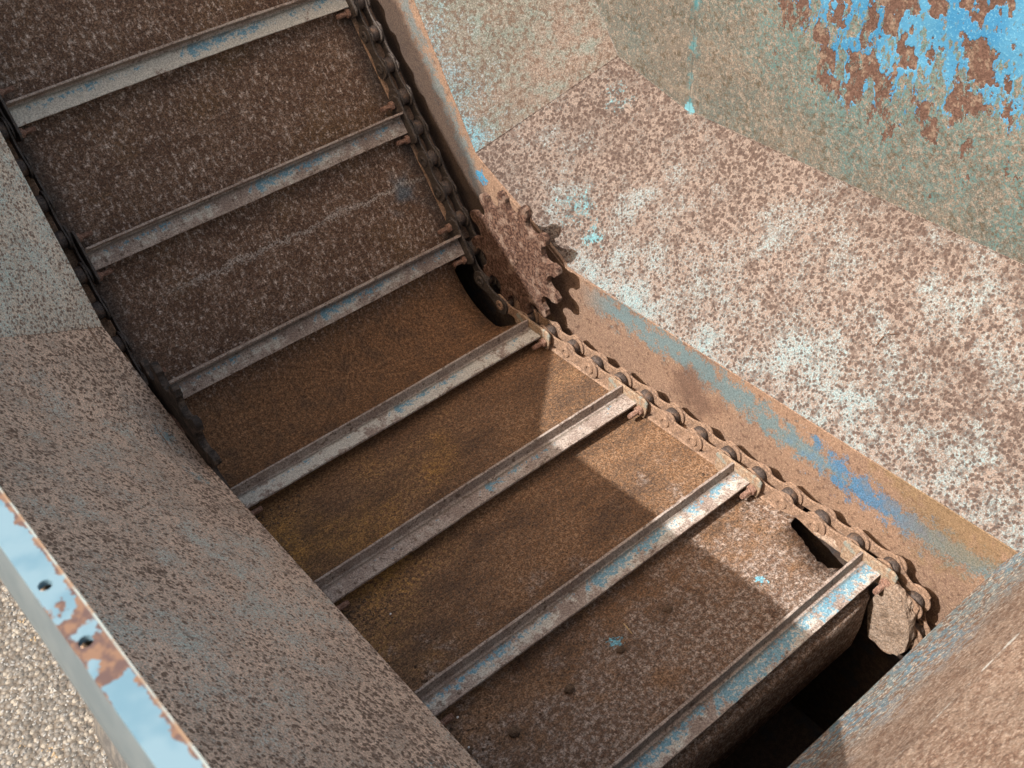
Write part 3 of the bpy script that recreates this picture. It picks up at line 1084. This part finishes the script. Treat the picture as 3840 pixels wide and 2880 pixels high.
bolt_me = bolt_mesh()
slat_info = [
    ('topmost slat, with a long white streak of worn paint', 1.15, 0.15),
    ('mostly bare grey slat with small blue flecks', 0.3, 0.1),
    ('lowest slat on the incline, with sparse white flecks', 0.3, 0.05),
    ('slat at the bend, with a whitish streak and bluish scrapes', 0.8, 0.0),
    ('plain grey slat, first on the level floor', -0.05, -0.12),
    ('slat with blue and cream paint on the level floor', 0.5, 0.3),
    ('slat at the tail end with bright blue paint', 0.55, 0.62)]
ep_g = ep_me.copy()
ep_g.materials[0] = M['chain_shaded']  # end plates on the shaded side take the colour with shade painted in
conv = root_at('slat_conveyor', (0, -0.3, -0.02))
tag(conv, 'rusty conveyor of angle iron slats bolted between two roller chains, climbing an incline', 'conveyor')
for i, (lab, wh, bl) in enumerate(slat_info):
    s = SD + (i - 3) * 0.2
    p, t, n = frame(s)
    rot = Matrix((Vector((1, 0, 0)), -t, n)).transposed()
    I = Matrix.Identity(4)
    r = link('slat', slat_mesh(i + 1.5), conv, local=Matrix.Translation(p - Vector((0, -0.3, -0.02))) @ rot.to_4x4())
    r['white'] = wh
    r['blue'] = bl
    r['label'] = lab
    for sg in (1, -1):
        flip = Matrix.Translation((sg * (W + 0.0004), 0, 0)) @ (I if sg > 0 else Matrix.Diagonal((-1, 1, 1, 1)))
        link('end_plate', ep_g if (i < 3 or sg < 0) else ep_me, r, local=flip)
        for by in ((-0.038, 0.016) if i < 3 else (-0.038,)):
            if by > 0: bz = -0.003
            else: bz = -0.004
            ang = Matrix.Rotation(rnd.uniform(0, 1), 4, 'X')
            mm = flip @ Matrix.Translation((0, by, bz)) @ ang
            link('bolt', bolt_me, r, local=mm)

# ------------------------------------------------------------------ chains
def link_outline(w=0.0166, waist=0.0082):
    pts = []
    h = P / 2
    for i in range(9):                           # end round the +y pin
        a = math.radians(-72 + 144 * i / 8)
        pts.append((h + w * math.cos(a), w * math.sin(a)))
    pts.append((0.008, waist + 0.001))
    pts.append((0.0, waist))
    pts.append((-0.008, waist + 0.001))
    for i in range(9):
        a = math.radians(108 + 144 * i / 8)
        pts.append((-h + w * math.cos(a), w * math.sin(a)))
    pts.append((-0.008, -waist - 0.001))
    pts.append((0.0, -waist))
    pts.append((0.008, -waist - 0.001))
    return pts


lp_me = bevel_mesh(prism(link_outline(), -0.0014, 0.0014, M['chain'], 'link_plate'), 0.0005)
rol_me = lathe_x([(-0.0064, 0.0112), (-0.0061, 0.0118), (0.0061, 0.0118), (0.0064, 0.0112)], 20, M['roller'], 'roller', smooth=False)
for pg in rol_me.polygons: pg.use_smooth = abs(pg.normal.x) < 0.05
pin_me = lathe_x([(-0.0120, 0.0036), (-0.0148, 0.0042), (-0.0152, 0.0050), (-0.0150, 0.0076), (-0.0140, 0.0086), (0.0140, 0.0086), (0.0150, 0.0076), (0.0152, 0.0050), (0.0148, 0.0042), (0.0120, 0.0036)], 14, M['chain'], 'pin')
CN = -0.0025
pin_g, lp_g = pin_me.copy(), lp_me.copy()
for gm in (pin_g, lp_g): gm.materials[0] = M['chain_shaded']  # pins and links in shade take the darkened copy
XC = 0.2708


def chain(sg):
    s0 = SD + 0.028
    k0 = int((-0.9 - s0) / P)
    pins = []
    k = k0
    while True:
        s = s0 + k * P
        if s > ST + RT * 2.9: break
        wob = 0.0012 * mnoise.noise(Vector((k * 0.8, sg * 5.0, 0)))
        pins.append((pt(sg * XC + wob, s, CN), k))
        k += 1
    base = Vector((0, -0.3, -0.02))
    for i, (p, k) in enumerate(pins):
        lm = Matrix.Translation(p - base) @ Matrix.Rotation(rnd.uniform(0, 6), 4, 'X')
        link('roller', rol_me, conv, local=lm)
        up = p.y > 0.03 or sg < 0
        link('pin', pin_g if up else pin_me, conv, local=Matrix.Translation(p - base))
        if i + 1 < len(pins):
            q = pins[i + 1][0]
            d = (p - q).normalized()
            nn = Vector((1, 0, 0)).cross(d)
            rot = Matrix((Vector((1, 0, 0)), d, nn)).transposed().to_4x4()
            off = 0.0112 if k % 2 else 0.0080
            for sx in (1, -1):
                mid = (p + q) / 2 - base + Vector((sx * off, 0, 0))
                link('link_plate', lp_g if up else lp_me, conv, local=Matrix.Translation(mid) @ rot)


chain(1)
chain(-1)

# ------------------------------------------------------------------ sprockets
def sprocket_outline(N=12):
    pts = []
    rg, rc, tip0 = 0.0145, 0.0895, 0.1020
    for k in range(N):
        c = 2 * math.pi * k / N
        cy, cz = rc * math.cos(c), rc * math.sin(c)
        for i in range(9):                       # gullet
            b = c + math.pi - math.radians(-100 + 200 * i / 8)
            rr = rg * (1 + 0.06 * mnoise.noise(Vector((k * 3.3, i * 0.7, 1))))
            pts.append((cy + rr * math.cos(b), cz + rr * math.sin(b)))
        tc = c + math.pi / N + 0.02 * mnoise.noise(Vector((k * 2.7, 8, 0)))   # worn, rounded tip
        tip = tip0 + 0.0016 * mnoise.noise(Vector((k * 5.1, 2, 0)))
        for dv, rv in ((-0.066, -0.0042), (-0.050, -0.0012), (-0.022, 0.0), (0.022, 0.0), (0.050, -0.0012), (0.066, -0.0042)):
            pts.append(((tip + rv) * math.cos(tc + dv), (tip + rv) * math.sin(tc + dv)))
    return pts


spr_me = bevel_mesh(prism(sprocket_outline(), -0.0045, 0.0045, M['sprocket'], 'toothed_disc'), 0.0012, 2, 50)
hub_me = lathe_x([(0.0046, 0.03), (0.0046, 0.03), (0.026, 0.03), (0.026, 0.016)], 28, M['sprocket'], 'hub')
cap_me = lathe_x([(-0.0045, 0.0125), (-0.0060, 0.0118), (-0.0066, 0.0100), (-0.0062, 0.0)], 20, M['sprocket'], 'shaft_end')
for sg, lab in ((1, 'rusty toothed sprocket wheel on the right wall, half sunlit, casting a jagged shadow'),
                (-1, 'dark toothed sprocket in the gap beside the left sloped plate')):
    r = root_at('sprocket', (sg * 0.2708, -0.010, 0.1014))
    tag(r, lab, 'sprocket', 'sprockets at the bend')
    fl = Matrix.Rotation(math.radians(2.5), 4, 'X')
    if sg < 0: fl = Matrix.Diagonal((-1, 1, 1, 1)) @ fl
    sme = spr_me
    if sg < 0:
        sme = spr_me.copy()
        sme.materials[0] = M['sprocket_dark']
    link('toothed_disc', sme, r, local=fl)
    link('hub', hub_me, r, local=fl)
    link('shaft_end', cap_me, r, local=fl)

# ------------------------------------------------------------------ loose dirt, straw
def lump(name, loc, size, mat, seed, sub=2, amp=0.35, flat=1.0):
    bm = bmesh.new()
    bmesh.ops.create_icosphere(bm, subdivisions=sub, radius=1.0)
    for v in bm.verts:
        d = 1 + amp * mnoise.noise(v.co * 1.6 + Vector((seed, seed * 2, 0))) + amp * 0.5 * mnoise.noise(v.co * 4 + Vector((seed, 0, 3)))
        v.co = Vector((v.co.x * size[0] * d, v.co.y * size[1] * d, v.co.z * size[2] * d))
    me = bpy.data.meshes.new(name)
    bm.to_mesh(me)
    bm.free()
    me.materials.append(mat)
    o = bpy.data.objects.new(name, me)
    o.location = loc
    col.objects.link(o)
    return o


# caked lump of dirt on the tail wheel, beside the chain
def cake():
    ol = [(-0.691, -0.006), (-0.703, 0.0015), (-0.717, -0.006), (-0.727, -0.018), (-0.735, -0.035), (-0.740, -0.058), (-0.739, -0.08),
          (-0.733, -0.098), (-0.71, -0.105), (-0.691, -0.10), (-0.681, -0.05)]
    loops = [Vector((0, y, z)) for y, z in ol]
    bm = bmesh.new()
    # dense grid faces through subdivision
    vs0 = [bm.verts.new((0.243, y, z)) for y, z in ol]
    vs1 = [bm.verts.new((0.2575, y + 0.0, z)) for y, z in ol]
    bm.faces.new(vs0)
    bm.faces.new(list(reversed(vs1)))
    for i in range(len(ol)):
        j = (i + 1) % len(ol)
        bm.faces.new((vs0[i], vs0[j], vs1[j], vs1[i]))
    bmesh.ops.triangulate(bm, faces=bm.faces)
    bmesh.ops.subdivide_edges(bm, edges=bm.edges, cuts=4, use_grid_fill=True)
    bmesh.ops.recalc_face_normals(bm, faces=bm.faces)
    for v in bm.verts:
        q = v.co * 90
        edge = max(0, min(1, (v.co.x - 0.246) / 0.009))
        v.co += v.normal * (0.0015 * mnoise.noise(q) + 0.0035 * edge * mnoise.noise(q * 1.7 + Vector((3, 1, 0))))
    me = bpy.data.meshes.new('dirt_lump')
    bm.to_mesh(me)
    bm.free()
    me.materials.append(M['mud'])
    o = bpy.data.objects.new('dirt_lump', me)
    col.objects.link(o)
    tag(o, 'cracked block of caked brown dirt beside the chain at the tail end', 'dirt')


cake()
o = lump('dirt_clump', (0.268, -0.605, -0.012), (0.012, 0.03, 0.007), M['mud'], 4.0, 3, 0.3)
tag(o, 'clump of packed dirt and fibres under the chain beside the rusted hole', 'dirt')
clods = [((0.047, -0.542, -0.019), 0.006, 'round dark clod on the floor nearest to the sunlit patch, between the last two slats'),
         ((-0.032, -0.545, -0.019), 0.0058, 'dark flat clod beside the small blue fleck on the floor'),
         ((-0.110, -0.544, -0.018), 0.0062, 'brown angular clod in the middle of the last floor bay'),
         ((-0.189, -0.544, -0.018), 0.0068, 'dark crumbly clod near the left sloped plate in the last floor bay')]
for i, (l, sz, lab) in enumerate(clods):
    o = lump('earth_clod', l, (sz, sz * 0.8, sz * 0.6), M['clod'], 11.0 + i * 3, 2, 0.45)
    tag(o, lab, 'clod', 'clods on the floor')


def stick(name, a, b, r, mat, lab, cat, group=None, bend=0.0):
    a, b = Vector(a), Vector(b)
    pts = []
    for i in range(6):
        p = a.lerp(b, i / 5)
        p.z += bend * math.sin(math.pi * i / 5)
        pts.append(p)
    c = (a + b) / 2
    o = bpy.data.objects.new(name, tube([p - c for p in pts], r, 6, mat, name, [0.6, 1, 1, 0.9, 1, 0.5]))
    o.location = c
    col.objects.link(o)
    tag(o, lab, cat, group)


stick('straw', (-0.0045, -0.521, -0.0195), (-0.0075, -0.538, -0.0195), 0.0009, M['straw'], 'single pale straw lying on the floor below the blue and cream slat', 'straw', 'straws on the floor')
stick('straw', (-0.124, -0.476, -0.019), (-0.128, -0.492, -0.018), 0.0011, M['twig'], 'longest brown straw of the little heap under the flange of the slat', 'straw', 'straws on the floor', 0.002)
stick('straw', (-0.135, -0.478, -0.019), (-0.142, -0.490, -0.018), 0.0010, M['twig'], 'left brown straw of the little heap under the flange of the slat', 'straw', 'straws on the floor', 0.001)
stick('straw', (-0.133, -0.481, -0.019), (-0.137, -0.489, -0.019), 0.0008, M['twig'], 'short middle straw of the little heap under the flange of the slat', 'straw', 'straws on the floor', 0.001)
# twig on the sunlit slope
tw_c = Vector((0.391, -0.549, ZT + (0.391 - XW) * math.tan(PH) + 0.001))
ux = Vector((0, -1, 0)); uy = Vector((math.cos(PH), 0, math.sin(PH))); un = Vector((-math.sin(PH), 0, math.cos(PH)))
pts = [tw_c + ux * a + uy * b + un * c for (a, b, c) in ((-0.006, -0.013, 0.0), (-0.006, -0.006, 0.001), (-0.004, 0.001, 0.0025), (0.001, 0.007, 0.003), (0.009, 0.012, 0.002))]
o = bpy.data.objects.new('twig', tube([p - tw_c for p in pts], 0.0007, 6, M['twig'], 'twig', [0.6, 1, 1, 0.8, 0.4]))
o.location = tw_c
col.objects.link(o)
tag(o, 'small bent dark twig lying on the sunlit speckled slope', 'twig')
chips = [((-0.198, -0.328, -0.0195), 'tiny white chip on the ochre floor near the left plate'),
         ((-0.223, -0.489, -0.018), 'tiny white chip in the dirt below the slat end by the left plate'),
         ((-0.236, -0.525, -0.018), 'tiny white chip at the lip of the left plate in the last floor bay')]
for i, (l, lab) in enumerate(chips):
    o = lump('paint_chip', l, (0.0016, 0.0014, 0.0012), M['chip'], 30.0 + i, 1, 0.3)
    tag(o, lab, 'chip', 'white chips on the floor')

# dirt grains lying along the slats
def grains():
    verts, faces = [], []
    g = random.Random(3)
    base = [Vector(v) for v in ((1, 0, 0), (-1, 0, 0), (0, 1, 0), (0, -1, 0), (0, 0, 1), (0, 0, -1))]
    fc = [(0, 2, 4), (2, 1, 4), (1, 3, 4), (3, 0, 4), (2, 0, 5), (1, 2, 5), (3, 1, 5), (0, 3, 5)]
    def put(x, s, r):
        c = pt(x, s, FN + 0.002 + r * 0.4)
        k = len(verts)
        rot = Matrix.Rotation(g.uniform(0, 6), 3, 'Z')
        for b in base:
            verts.append(c + rot @ Vector((b.x * r * g.uniform(.6, 1.3), b.y * r * g.uniform(.6, 1.3), b.z * r * g.uniform(.5, .9))))
        for f in fc: faces.append(tuple(i + k for i in f))
    for i in range(900):
        bay = g.choice([0.3, 0.5, 0.5, 0.7])
        s = bay - 0.0 + abs(g.gauss(0, 0.03)) - 0.17 + 0.0
        x = g.uniform(-0.25, 0.24) if g.random() < 0.4 else -0.25 + abs(g.gauss(0, 0.05))
        if s > ST + 0.01: continue
        put(x, s + 0.0, g.choice([0.0006, 0.0008, 0.0012, 0.0018]))
    for i in range(260):
        put(-0.262 + abs(g.gauss(0, 0.018)), g.uniform(0.42, 0.72), g.choice([0.0008, 0.0014, 0.0022, 0.003]))
    for i in range(120):
        put(0.24 - abs(g.gauss(0, 0.015)), g.uniform(0.46, 0.62), g.choice([0.0008, 0.0012, 0.002]))
    o = bpy.data.objects.new('dirt_grains', mesh('dirt_grains', verts, faces, M['clod']))
    col.objects.link(o)
    tag(o, 'crumbs of dark earth scattered on the trough floor along the slats', 'dirt', kind='stuff')


grains()

# ------------------------------------------------------------------ ground, tyre
GZ = -0.95
g = bpy.data.objects.new('ground', mesh('ground', [(-40, -40, GZ), (40, -40, GZ), (40, 40, GZ), (-40, 40, GZ)], [(0, 1, 2, 3)], M['asphalt']))
col.objects.link(g)
tag(g, kind='structure')


def pebbles():
    verts, faces = [], []
    q = random.Random(5)
    bm = bmesh.new()
    bmesh.ops.create_icosphere(bm, subdivisions=1, radius=1.0)
    bv = [v.co.copy() for v in bm.verts]
    bf = [tuple(v.index for v in f.verts) for f in bm.faces]
    bm.free()
    for i in range(15000):
        x = q.uniform(-1.1, -0.2)
        y = q.uniform(-0.2, 1.6)
        r = 0.0014 + 0.0028 * q.random() ** 2.0
        k = len(verts)
        rot = Matrix.Rotation(q.uniform(0, 6.3), 3, 'Z') @ Matrix.Rotation(q.uniform(-.4, .4), 3, 'X')
        sc = Vector((q.uniform(.7, 1.5), q.uniform(.7, 1.1), q.uniform(.4, .7)))
        c = Vector((x, y, GZ + r * 0.05))
        for b in bv:
            f = q.uniform(.82, 1.15)
            verts.append(c + rot @ Vector((b.x * sc.x * r * f, b.y * sc.y * r * f, b.z * sc.z * r * f)))
        for f in bf: faces.append(tuple(j + k for j in f))
    me = bpy.data.meshes.new('aggregate')
    me.from_pydata([tuple(v) for v in verts], [], faces)
    me.materials.append(M['pebble'])
    o = bpy.data.objects.new('aggregate', me)
    col.objects.link(o)
    tag(o, 'pale worn stones standing proud of the old asphalt', 'gravel', kind='stuff')


pebbles()

ty = root_at('tyre', (-0.47, -0.19, -0.60))
tag(ty, 'grey rubber tyre under the left side of the hopper', 'tyre')
prof = [(0.0, 0.20), (-0.045, 0.22), (-0.054, 0.27), (-0.052, 0.315), (-0.042, 0.338), (0.0, 0.345), (0.042, 0.338), (0.052, 0.315), (0.054, 0.27), (0.045, 0.22), (0.0, 0.20)]
link('tread', lathe_x(prof, 64, M['tyre'], 'tread', cap=False, smooth=True), ty, local=Matrix.Identity(4))
link('wheel_disc', lathe_x([(-0.02, 0.0), (-0.025, 0.19), (-0.04, 0.215), (0.03, 0.215), (0.02, 0.0)], 40, M['under'], 'wheel_disc', cap=False), ty, local=Matrix.Identity(4))

scene.render.engine = 'CYCLES'
scene.render.resolution_x = 1024
scene.render.resolution_y = 768
